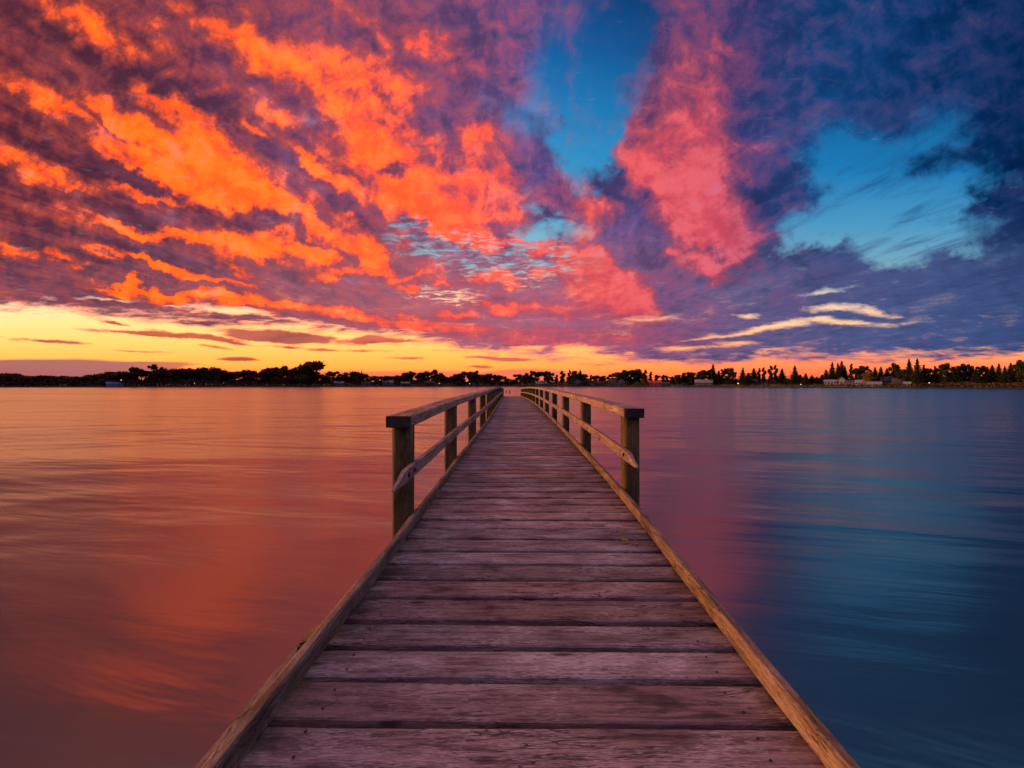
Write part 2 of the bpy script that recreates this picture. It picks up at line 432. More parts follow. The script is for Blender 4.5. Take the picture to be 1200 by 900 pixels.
def wood_mat(name, dark, midc, pale, axis, island=True, moss=0.0, rough=0.75, stain=False, crack=True):
    """weathered timber; axis is the direction of the grain (0 = x, 1 = y, 2 = z)"""
    m, g, b = new_mat(name)
    geo = g.node('ShaderNodeNewGeometry')
    tc = g.node('ShaderNodeTexCoord')
    rnd = X(g, geo.outputs['Random Per Island']) if island else 0.37 + X(g, g.node('ShaderNodeObjectInfo').outputs['Random']) * 0.3
    sep = g.node('ShaderNodeSeparateXYZ')
    g.nt.links.new(tc.outputs['Object'], sep.inputs[0])
    ax = [X(g, s) for s in sep.outputs]
    def coords(along, across, off=0.0):
        c = [ax[i] * (along if i == axis else across) for i in range(3)]
        k = (axis + 1) % 3
        c[axis] = c[axis] + rnd * (37.0 + off)
        c[k] = c[k] + rnd * 11.0
        return g.comb(*c)
    grain = g.noise(coords(3.6, 52), 1.0, 8, 0.68, 0.4)
    fine = g.noise(coords(26, 240), 1.0, 4, 0.65)
    blot = g.noise(coords(2.4, 5.5, 5), 1.0, 5, 0.6, 0.3)
    tone = g.noise(coords(0.8, 1.2, 9), 1.0, 3, 0.5)
    c = g.mix(g.smooth(grain, 0.34, 0.62), dark, midc)
    c = g.mix(g.smooth(fine * 0.5 + blot * 0.5, 0.49, 0.63) * 0.8, c, pale)
    spk = g.noise(coords(34, 70, 17), 1.0, 3, 0.6)
    c = g.mix(g.smooth(spk, 0.64, 0.72) * 0.6, c, tuple(v * 0.3 for v in dark[:3]) + (1,))
    # dirt patches
    c = g.mix(g.smooth(blot, 0.46, 0.30) * 0.75, c, tuple(v * 0.45 for v in dark[:3]) + (1,))
    if stain:                      # grime creeping in from the ends of the boards
        sn = g.noise(coords(3.0, 9.0, 31), 1.0, 5, 0.65)
        c = g.mix(g.smooth(g.math('ABSOLUTE', ax[0] - 0.14) + (sn - 0.5) * 1.5, 0.80, 1.25) * 0.8, c, tuple(v * 0.42 for v in dark[:3]) + (1,))
    if island:                     # some boards greyer, some redder
        hue = g.math('FRACT', rnd * 7.31)
        c = g.mix(1.0, c, g.mix(hue, (1.08, 0.92, 0.88, 1), (0.92, 1.03, 1.10, 1)), 'MULTIPLY')
    # per board tone
    k = 0.62 + rnd * 0.62 if island else 0.9 + tone * 0.2
    kk = g.comb(k, k, k)
    c = g.mix(1.0, c, kk, 'MULTIPLY')
    h = grain * 0.6 + fine * 0.4
    if crack:
        cn = g.noise(coords(1.7, 16, 3), 1.0, 3, 0.55, 1.2)
        cr = g.smooth(g.math('ABSOLUTE', cn - 0.5), 0.0, 0.020, 1.0, 0.0) * g.smooth(tone, 0.48, 0.58)
        c = g.mix(cr * 0.85, c, (0.012, 0.008, 0.008, 1))
        h = h - cr * 1.2
        kn = g.node('ShaderNodeTexVoronoi', feature='F1')
        g.put(kn.inputs['Vector'], coords(2.4, 7.5, 13))
        kn.inputs['Scale'].default_value = 1.0
        knm = g.smooth(X(g, kn.outputs['Distance']), 0.05, 0.16, 1.0, 0.0)
        c = g.mix(knm * 0.75, c, (0.02, 0.012, 0.012, 1))
    if moss:
        mn = g.noise(coords(3, 3, 21), 1.0, 5, 0.65)
        c = g.mix(g.smooth(mn, 0.55, 0.72) * moss, c, (0.05, 0.055, 0.014, 1))
    g.put(b.inputs['Base Color'], c)
    g.put(b.inputs['Roughness'], rough + (grain - 0.5) * 0.25)
    b.inputs['Specular IOR Level'].default_value = 0.35
    bump(g, b, h, 0.55, 0.012)
    return m


M_DECK = wood_mat('deck_timber', (0.115, 0.078, 0.078, 1), (0.36, 0.260, 0.262, 1), (0.64, 0.55, 0.55, 1), 0, stain=True)
M_KERB = wood_mat('kerb_timber', (0.10, 0.062, 0.044, 1), (0.24, 0.165, 0.115, 1), (0.40, 0.32, 0.26, 1), 1, island=False, moss=0.55)
M_RAIL = wood_mat('rail_timber', (0.17, 0.105, 0.08, 1), (0.38, 0.265, 0.21, 1), (0.52, 0.40, 0.34, 1), 1, island=False)
M_POST = wood_mat('post_timber', (0.045, 0.032, 0.013, 1), (0.13, 0.090, 0.034, 1), (0.21, 0.155, 0.062, 1), 2, island=False, moss=0.9)
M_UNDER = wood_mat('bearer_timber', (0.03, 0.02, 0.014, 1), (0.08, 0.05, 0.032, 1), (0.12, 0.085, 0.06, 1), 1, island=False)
M_END = wood_mat('end_grain', (0.02, 0.018, 0.018, 1), (0.05, 0.04, 0.038, 1), (0.07, 0.06, 0.06, 1), 2, island=False)
M_STEEL = flat_mat('galvanised_steel', (0.30, 0.31, 0.33), 0.45, 0.2, 30, 0.8)
M_IRON = flat_mat('dark_iron', (0.03, 0.028, 0.027), 0.6, 0.3, 40, 0.5)


def water_mat():
    m, g, b = new_mat('lake_water')
    tc = g.node('ShaderNodeTexCoord')
    sep = g.node('ShaderNodeSeparateXYZ')
    g.nt.links.new(tc.outputs['Object'], sep.inputs[0])
    x, y = X(g, sep.outputs[0]), X(g, sep.outputs[1])
    # slow swell, slightly oblique, and small ripples drawn out sideways by the long exposure
    a = y + x * 0.22
    sw = g.noise(g.comb(x * 0.10, a * 0.34, 0.0), 1.0, 3, 0.5, 0.5)
    ri = g.noise(g.comb(x * 0.30, a * 1.25, 3.0), 1.0, 4, 0.55, 0.3)
    fi = g.noise(g.comb(x * 1.2, a * 4.2, 7.0), 1.0, 3, 0.5)
    big = g.noise(g.comb(x * 0.02, a * 0.05, 11.0), 1.0, 3, 0.5)
    ls = g.noise(g.comb(x * 0.035, (y - x * 0.25) * 0.13, 19.0), 1.0, 2, 0.5, 0.8)
    h = ls * 1.6 + sw * 1.0 + ri * 0.18 + fi * 0.012
    bump(g, b, h, 1.0, 0.14)
    g.put(b.inputs['Base Color'], (0.008, 0.045, 0.054, 1))
    g.put(b.inputs['Roughness'], 0.19 + big * 0.08)
    b.inputs['IOR'].default_value = 2.6
    b.inputs['Specular IOR Level'].default_value = 0.5
    return m


M_WATER = water_mat()


def foliage_mat(name, c1, c2):
    m, g, b = new_mat(name)
    geo = g.node('ShaderNodeNewGeometry')
    tc = g.node('ShaderNodeTexCoord')
    n = g.noise(tc.outputs['Object'], 0.35, 2, 0.5)
    f = X(g, geo.outputs['Random Per Island']) * 0.6 + n * 0.4
    g.put(b.inputs['Base Color'], g.mix(f, c1, c2))
    b.inputs['Roughness'].default_value = 0.7
    b.inputs['Specular IOR Level'].default_value = 0.2
    return m


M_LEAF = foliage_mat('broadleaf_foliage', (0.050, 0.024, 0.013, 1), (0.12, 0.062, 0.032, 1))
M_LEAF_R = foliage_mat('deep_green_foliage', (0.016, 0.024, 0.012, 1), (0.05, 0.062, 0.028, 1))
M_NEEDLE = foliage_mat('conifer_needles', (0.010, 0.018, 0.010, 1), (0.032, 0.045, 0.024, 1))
M_YELLOW = foliage_mat('yellowing_foliage', (0.10, 0.075, 0.015, 1), (0.22, 0.16, 0.035, 1))
M_BARK = flat_mat('bark', (0.035, 0.024, 0.018), 0.9, 0.4, 2.0)
M_SCRUB = foliage_mat('shore_scrub', (0.034, 0.022, 0.012, 1), (0.09, 0.058, 0.028, 1))


def ground_mat():
    m, g, b = new_mat('shore_grass')
    tc = g.node('ShaderNodeTexCoord')
    geo = g.node('ShaderNodeNewGeometry')
    sep = g.node('ShaderNodeSeparateXYZ')
    g.nt.links.new(geo.outputs['Position'], sep.inputs[0])
    z = X(g, sep.outputs[2])
    n = g.noise(tc.outputs['Object'], 0.08, 5, 0.6)
    n2 = g.noise(tc.outputs['Object'], 0.6, 4, 0.6)
    c = g.mix(g.smooth(n, 0.35, 0.65), (0.075, 0.075, 0.022, 1), (0.19, 0.17, 0.05, 1))
    c = g.mix(g.smooth(n2, 0.4, 0.65) * 0.6, c, (0.05, 0.045, 0.018, 1))
    c = g.mix(g.smooth(z + (n2 - 0.5) * 0.5, 0.9, 0.45), c, (0.022, 0.018, 0.014, 1))   # wet stones and mud at the edge
    g.put(b.inputs['Base Color'], c)
    b.inputs['Roughness'].default_value = 0.9
    b.inputs['Specular IOR Level'].default_value = 0.15
    bump(g, b, n2, 0.4, 0.3)
    return m


M_GROUND = ground_mat()

# ------------------------------------------------------------------ water and shore
bm = bmesh.new()
vs = [bm.verts.new(p) for p in ((-6000, -3000, 0), (6000, -3000, 0), (6000, 6000, 0), (-6000, 6000, 0))]
bm.faces.new(vs)
o = link('water', bm, M_WATER)
o['kind'] = 'structure'
o['label'] = 'smooth lake water reflecting the orange and blue evening sky'

SHORE = [(-1500, 330), (-700, 400), (0, 430), (107, 440), (350, 500), (600, 575), (740, 480), (840, 425), (960, 340), (1090, 267), (1200, 230), (1700, 175), (2600, 150)]


def shore_y(px):
    return lerp_tab(SHORE, px) + 4.0 * mnoise.noise((px * 0.021, 1.3, 0.0)) * lerp_tab(SHORE, px) / 400


def rise(px):
    return lerp_tab([(-1500, 1.0), (500, 1.0), (700, 1.5), (820, 2.6), (960, 3.0), (1100, 2.6), (2600, 2.4)], px)


def land_z(px, dd):
    return lerp_tab([(-10, -1.5), (0, -0.05), (2.5, 0.55), (8, 0.9), (26, 0.9 + 0.6 * rise(px)), (60, 0.9 + 1.0 * rise(px)), (120, 5.5 + 1.0 * rise(px)), (400, 7.0 + rise(px)), (5000, 7.5 + 1.2 * rise(px))], dd)


def at(px, dd):
    y = shore_y(px) + dd
    return Vector(((px - 600) / F * y, y, land_z(px, dd)))


bm = bmesh.new()
rows = [-10, -2, 0, 2.5, 5, 8, 14, 26, 40, 60, 120, 400, 1500, 5000]
grid = []
pxs = list(range(-1500, 2601, 10))
for px in pxs:
    grid.append([bm.verts.new(at(px, dd) + Vector((0, 0, 0.12 * mnoise.noise((px * 0.05, dd * 0.1, 0)) if 0 < dd < 200 else 0))) for dd in rows])
for a, b in zip(grid, grid[1:]):
    for i in range(len(rows) - 1):
        bm.faces.new((a[i], b[i], b[i + 1], a[i + 1]))
o = link('ground', bm, M_GROUND, smooth=True)
o['kind'] = 'structure'
o['label'] = 'low grassy far shore rising gently behind the lake'


# ------------------------------------------------------------------ trees
def leaf(bm, c, s, rng, flat=0.0):
    n = Vector((rng.gauss(0, 1), rng.gauss(0, 1), rng.gauss(0, 1) + flat * 3)).normalized()
    t = n.orthogonal().normalized()
    t = Matrix.Rotation(rng.uniform(0, 6.28), 3, n) @ t
    b = n.cross(t)
    k = rng.uniform(0.6, 1.3) * s
    q = rng.uniform(0.45, 0.9) * k
    bm.faces.new([bm.verts.new(c + v) for v in (t * k, b * q, -t * k * 0.8, -b * q)])


def tube(bm, a, b, ra, rb, n=6):
    a, b = Vector(a), Vector(b)
    d = (b - a).normalized()
    t = d.orthogonal().normalized()
    s = d.cross(t)
    r0 = [bm.verts.new(a + (t * math.cos(k * 6.2832 / n) + s * math.sin(k * 6.2832 / n)) * ra) for k in range(n)]
    r1 = [bm.verts.new(b + (t * math.cos(k * 6.2832 / n) + s * math.sin(k * 6.2832 / n)) * rb) for k in range(n)]
    for k in range(n):
        bm.faces.new((r0[k], r0[(k + 1) % n], r1[(k + 1) % n], r1[k]))
    bm.faces.new(r1)


def to_mesh(name, bm, m):
    me = bpy.data.meshes.new(name)
    bm.to_mesh(me)
    bm.free()
    me.materials.append(m)
    return me


def broad_proto(seed, kind):
    """unit tree: height 1, crown about 0.8 wide"""
    rng = random.Random(seed)
    tb, cb = bmesh.new(), bmesh.new()
    if kind == 'round':
        base, lobes = 0.10, [(rng.uniform(-0.27, 0.27), rng.uniform(-0.26, 0.26), rng.uniform(0.20, 0.80), rng.uniform(0.15, 0.24)) for _ in range(13)] + [(rng.uniform(-.1, .1), 0, 0.80, 0.19), (0, 0, 0.5, 0.26)]
    elif kind == 'umbrella':
        base, lobes = 0.5, [(rng.uniform(-0.30, 0.30), rng.uniform(-0.3, 0.3), rng.uniform(0.74, 0.90), rng.uniform(0.09, 0.14)) for _ in range(8)] + [(0, 0, 0.88, 0.13)]
    elif kind == 'loose':
        base, lobes = 0.12, [(rng.uniform(-0.28, 0.28), rng.uniform(-0.22, 0.22), rng.uniform(0.16, 0.90), rng.uniform(0.10, 0.18)) for _ in range(18)]
    else:                       # tall, narrow
        base, lobes = 0.15, [(rng.uniform(-0.10, 0.10), rng.uniform(-0.1, 0.1), 0.25 + 0.065 * k, 0.17 - 0.008 * k) for k in range(11)]
    top = max(l[2] + l[3] * 0.85 for l in lobes)
    lobes = [(x, y, z / top, r) for x, y, z, r in lobes]
    tube(tb, (0, 0, -0.03), (0.01, 0, base + 0.1), 0.030, 0.020)
    tube(tb, (0.01, 0, base + 0.08), (0.0, 0.01, 0.8), 0.020, 0.006)
    for (x, y, z, r) in lobes:
        tube(tb, (0.005, 0, max(base, z - 0.25)), (x * 0.85, y * 0.85, z), 0.012, 0.004, 5)
    for (x, y, z, r) in lobes:
        n = int(7000 * r * r) + 60
        for _ in range(n):
            v = Vector((rng.gauss(0, 1), rng.gauss(0, 1), rng.gauss(0, 1))).normalized()
            rr = r * (rng.random() ** 0.45) * (0.85 + 0.3 * mnoise.noise(v * 2.1 + Vector((x * 9, y * 9, z * 9))))
            c = Vector((x + v.x * rr, y + v.y * rr, z + v.z * rr * 0.85))
            leaf(cb, c, 0.024 + 0.016 * rng.random(), rng)
        for _ in range(10):
            v = Vector((rng.gauss(0, 1), rng.gauss(0, 1), abs(rng.gauss(0, 1)))).normalized()
            leaf(cb, Vector((x, y, z)) + v * r * rng.uniform(0.95, 1.2), 0.018, rng)
    return tb, cb


def conifer_proto(seed, wide):
    rng = random.Random(seed)
    tb, cb = bmesh.new(), bmesh.new()
    tube(tb, (0, 0, -0.03), (0, 0, 0.6), 0.022, 0.012)
    tube(tb, (0, 0, 0.6), (0.004, 0, 0.985), 0.012, 0.002)
    z = 0.10
    lean = rng.uniform(-0.02, 0.02)
    while z < 0.985:
        t = (z - 0.1) / 0.9
        r = wide * (1 - t) ** 0.85 * rng.uniform(0.75, 1.12) + 0.008
        n = max(5, int(13 * (1 - t)) + 5)
        a0 = rng.uniform(0, 6.28)
        for k in range(n):
            a = a0 + k * 6.2832 / n + rng.uniform(-0.25, 0.25)
            rr = r * rng.uniform(0.6, 1.1)
            m = max(2, int(rr / 0.022))
            for q in range(m):
                f = (q + 0.5) / m
                c = Vector((math.cos(a) * rr * f + lean * z, math.sin(a) * rr * f, z - rr * f * 0.32 + rng.uniform(-0.01, 0.01)))
                leaf(cb, c, 0.025 * (1.25 - 0.5 * f), rng, 0.25)
                if rng.random() < 0.5:
                    leaf(cb, c + Vector((rng.gauss(0, .012), rng.gauss(0, .012), rng.gauss(0, .01))), 0.018, rng, 0.2)
        z += 0.026 * (1.15 - 0.5 * t)
    for k in range(8):
        leaf(cb, Vector((lean, 0, 0.96 + 0.005 * k)), 0.010, rng)
    return tb, cb


PROTO = {}
def proto(key, mat, builder, *a):
    tb, cb = builder(*a)
    PROTO[key] = (to_mesh('trunk', tb, M_BARK), to_mesh('crown', cb, mat))


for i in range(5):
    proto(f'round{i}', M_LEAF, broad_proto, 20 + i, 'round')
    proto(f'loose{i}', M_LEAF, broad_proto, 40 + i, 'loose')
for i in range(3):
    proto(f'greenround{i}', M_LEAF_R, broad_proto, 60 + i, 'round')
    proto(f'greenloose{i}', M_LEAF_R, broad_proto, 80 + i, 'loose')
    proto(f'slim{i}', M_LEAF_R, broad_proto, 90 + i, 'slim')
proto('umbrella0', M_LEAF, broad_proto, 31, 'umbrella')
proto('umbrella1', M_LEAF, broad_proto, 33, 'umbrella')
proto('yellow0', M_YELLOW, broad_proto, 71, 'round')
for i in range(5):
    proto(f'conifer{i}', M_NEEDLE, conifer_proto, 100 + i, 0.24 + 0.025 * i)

NAMES = {'round': 'broadleaf_tree', 'loose': 'broadleaf_tree', 'greenround': 'broadleaf_tree', 'greenloose': 'broadleaf_tree',
         'slim': 'slender_tree', 'umbrella': 'umbrella_pine', 'yellow': 'broadleaf_tree', 'conifer': 'conifer'}
TREES = []


def tree(px, ytop, wpx, key, dd, label=None, group=None):
    """a tree whose trunk stands at column px, dd metres behind the waterline, with its top at row ytop"""
    b = at(px, dd)
    top = HC + (YH - ytop) / F * b.y
    h = max(2.5, top - b.z)
    w = wpx / F * b.y / (0.8 if not key.startswith('conifer') else 0.52)
    t = thing(NAMES[key.rstrip('0123456789')], label or '', 'tree', b, random.uniform(0, 6.28), group)
    t.scale = (w, w, h)
    for part, me in zip(('trunk', 'crown'), PROTO[key]):
        c = bpy.data.objects.new(part, me)
        c.parent = t
        C.objects.link(c)
    TREES.append((px, t, key))
    return t


# outline of the tree line, measured from left to right
PROFILE = [(-120, 438), (0, 437), (60, 440), (107, 440), (125, 437), (140, 434), (150, 436), (170, 433), (195, 431), (225, 430), (252, 430), (262, 433), (270, 437), (280, 434),
           (297, 432), (305, 434), (318, 429), (327, 428), (338, 429), (348, 431), (373, 434), (381, 440), (390, 434), (400, 441), (411, 433), (419, 435), (432, 441),
           (450, 439), (463, 440), (475, 435), (488, 434), (497, 436), (511, 433), (517, 437), (525, 440), (535, 438), (543, 433), (560, 434), (567, 438), (578, 437), (590, 441),
           (600, 444), (613, 437), (622, 434), (640, 434), (648, 440), (655, 435), (678, 432), (688, 438), (705, 439), (715, 438), (724, 435), (735, 433), (752, 432), (765, 436),
           (775, 440), (790, 440), (800, 437), (812, 435), (822, 433), (848, 432), (857, 431), (862, 440), (869, 432), (880, 429), (894, 429), (902, 426), (917, 429), (924, 440), (944, 439),
           (956, 440), (966, 436), (975, 426), (986, 424), (997, 427), (1016, 427), (1034, 428), (1045, 424), (1058, 427), (1075, 424), (1092, 428), (1120, 424), (1160, 427), (1200, 422), (1320, 422)]

# the ones that stand out
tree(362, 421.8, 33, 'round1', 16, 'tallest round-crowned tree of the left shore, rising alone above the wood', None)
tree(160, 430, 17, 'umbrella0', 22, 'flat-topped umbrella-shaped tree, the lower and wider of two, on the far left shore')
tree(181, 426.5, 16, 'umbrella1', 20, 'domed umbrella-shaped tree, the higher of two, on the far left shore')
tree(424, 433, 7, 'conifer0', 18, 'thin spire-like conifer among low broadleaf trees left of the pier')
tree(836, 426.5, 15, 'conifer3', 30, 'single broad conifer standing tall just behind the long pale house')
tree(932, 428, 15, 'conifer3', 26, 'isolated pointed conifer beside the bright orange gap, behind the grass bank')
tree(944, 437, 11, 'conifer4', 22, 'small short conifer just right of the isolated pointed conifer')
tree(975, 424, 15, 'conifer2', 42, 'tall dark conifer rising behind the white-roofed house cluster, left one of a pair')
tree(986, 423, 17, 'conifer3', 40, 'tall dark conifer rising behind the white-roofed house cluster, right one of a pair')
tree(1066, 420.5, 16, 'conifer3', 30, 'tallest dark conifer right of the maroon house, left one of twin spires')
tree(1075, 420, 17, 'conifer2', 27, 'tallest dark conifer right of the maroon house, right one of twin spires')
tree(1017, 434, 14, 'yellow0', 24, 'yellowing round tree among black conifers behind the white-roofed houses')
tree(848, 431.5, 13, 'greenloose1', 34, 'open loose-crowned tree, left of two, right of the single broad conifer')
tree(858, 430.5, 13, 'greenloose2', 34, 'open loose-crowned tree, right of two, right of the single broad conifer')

NAMED = [362, 160, 181, 836, 932, 975, 986, 1066, 1075, 848, 858]
rng = random.Random(3)
px = -95.0
auto = []
while px < 1300:
    y = lerp_tab(PROFILE, px) + (rng.uniform(-1.0, 1.8) if px < 862 else rng.choice([0, 0, 1, 3, 5]) + rng.uniform(-1.5, 2))
    if px < 350:
        kind = rng.choice(['round', 'round', 'round', 'loose'])
        key, w = f'{kind}{rng.randrange(5)}', rng.uniform(15, 26)
    elif px < 600:
        kind = rng.choice(['round', 'loose', 'loose', 'round'])
        key, w = f'{kind}{rng.randrange(5)}', rng.uniform(13, 20)
    elif px < 775:
        key = rng.choice(['greenround0', 'greenround1', 'greenloose0', 'greenloose1', 'greenloose2', 'loose2', 'slim0', 'slim1', 'conifer4'])
        w = rng.uniform(12, 20)
    elif px < 862:
        key = rng.choice(['greenround0', 'greenround2', 'greenloose0', 'conifer4', 'slim2'])
        w = rng.uniform(10, 16)
    else:
        key = rng.choice(['conifer1', 'conifer2', 'conifer3', 'conifer4', 'conifer2', 'conifer3', 'slim1', 'greenloose1', 'greenround1'])
        w = rng.uniform(12, 18)
    if key.startswith('slim'):
        w *= 0.75
    if not any(abs(px - n) < 3 for n in NAMED):
        auto.append((px, y, w, key))
    px += rng.uniform(5.0, 8.5) if px < 862 else rng.uniform(5.5, 8.0)

ORD = ['first', 'second', 'third', 'fourth', 'fifth', 'sixth', 'seventh', 'eighth', 'ninth', 'tenth', 'eleventh', 'twelfth', 'thirteenth', 'fourteenth', 'fifteenth', 'sixteenth',
       'seventeenth', 'eighteenth', 'nineteenth', 'twentieth', 'twenty-first', 'twenty-second', 'twenty-third', 'twenty-fourth', 'twenty-fifth', 'twenty-sixth', 'twenty-seventh', 'twenty-eighth', 'twenty-ninth', 'thirtieth', 'thirty-first', 'thirty-second', 'thirty-third', 'thirty-fourth', 'thirty-fifth', 'thirty-sixth', 'thirty-seventh', 'thirty-eighth', 'thirty-ninth', 'fortieth']
WORDS = {'round': 'dense round-crowned tree', 'loose': 'open-crowned ragged tree', 'greenround': 'dense dark green tree', 'greenloose': 'ragged dark green tree',
         'slim': 'narrow upright tree', 'conifer': 'dark pointed conifer'}
REGIONS = [(-200, 181, 'left', 'left of the domed umbrella-shaped tree', 'trees at the far left of the lake shore'),
           (181, 362, 'right', 'right of the domed umbrella tree', 'trees of the left shore wood'),
           (362, 424, 'right', 'right of the tallest round-crowned left tree', 'trees between the tall round tree and the spire conifer'),
           (424, 600, 'right', 'right of the thin spire conifer', 'trees between the spire conifer and the pier end'),
           (600, 768, 'right', 'right of the pier end', 'trees between the pier end and the red shed'),
           (768, 836, 'right', 'right of the red shed', 'trees between the red shed and the broad conifer'),
           (836, 932, 'right', 'right of the single broad conifer', 'trees behind the grass bank'),
           (932, 1070, 'right', 'right of the isolated pointed conifer', 'trees behind the white-roofed houses'),
           (1070, 1400, 'right', 'right of the tallest twin conifers', 'trees at the far right of the lake shore')]
for lo, hi, side, words_, grp in REGIONS:
    mine = sorted((a for a in auto if lo <= a[0] < hi), key=lambda a: a[0], reverse=(side == 'left'))
    for k, (px, y, w, key) in enumerate(mine):
        kind = WORDS[key.rstrip('0123456789')]
        tree(px, y, w, key, rng.uniform(14, 40) if px < 700 else rng.uniform(26, 52), f'{kind} on the far shore, {ORD[k]} tree {words_}', grp)

# low growth along the water's edge, one mass
bm = bmesh.new()
rng = random.Random(11)
for _ in range(52000):
    px = rng.uniform(-120, 1320) if _ < 42000 else rng.choice([rng.uniform(-650, -110), rng.uniform(1310, 1600)])
    if 735 < px < 1062 and rng.random() < 0.8:
        dd = rng.uniform(44, 64)
        hh = 6.0
    elif px < 735:
        dd = rng.uniform(5, 30)
        hh = 8.0 if px < 600 else 8.5
    else:
        dd = rng.uniform(6, 36)
        hh = 1.2
    b = at(px, dd)
    top = hh * (0.8 + 0.4 * mnoise.noise((px * 0.09, 0.3, 0)) + 0.3 * mnoise.noise((px * 0.4, 4.3, 0)))
    b.z += rng.uniform(-0.1, max(0.3, top))
    leaf(bm, b, 0.75, rng)
o = link('undergrowth', bm, M_SCRUB)
o['kind'] = 'stuff'
o['label'] = 'dark scrubby undergrowth along the far shore'
o['category'] = 'undergrowth'


# ------------------------------------------------------------------ houses on the shore
def wall_mat(name, c):
    return flat_mat(name, c, 0.8, 0.12, 0.6)


M_WHITE = wall_mat('white_render', (0.26, 0.26, 0.29))
M_PALE = wall_mat('pale_grey_render', (0.17, 0.19, 0.23))
M_REDW = wall_mat('red_boards', (0.42, 0.06, 0.05))
M_MAROON = wall_mat('maroon_boards', (0.10, 0.025, 0.03))
M_DARKW = wall_mat('dark_boards', (0.05, 0.045, 0.055))
M_BLUEW = wall_mat('blue_boards', (0.16, 0.20, 0.50))
M_ROOFD = flat_mat('dark_roof', (0.055, 0.055, 0.07), 0.7, 0.2, 1.0)
M_ROOFP = flat_mat('pale_metal_roof', (0.26, 0.27, 0.33), 0.5, 0.12, 0.5)
M_GLASS, _g, _b = new_mat('window_glass')
_b.inputs['Base Color'].default_value = (0.02, 0.022, 0.03, 1)
_b.inputs['Roughness'].default_value = 0.08


def lit_mat(name, col, s):
    m, g, b = new_mat(name)
    b.inputs['Base Color'].default_value = (0.6, 0.55, 0.5, 1)
    b.inputs['Emission Color'].default_value = (*col, 1)
    b.inputs['Emission Strength'].default_value = s
    return m


M_LAMP_W = lit_mat('lamp_white', (1.0, 0.82, 0.62), 1.6)
M_LAMP_O = lit_mat('lamp_orange', (1.0, 0.36, 0.06), 1.5)


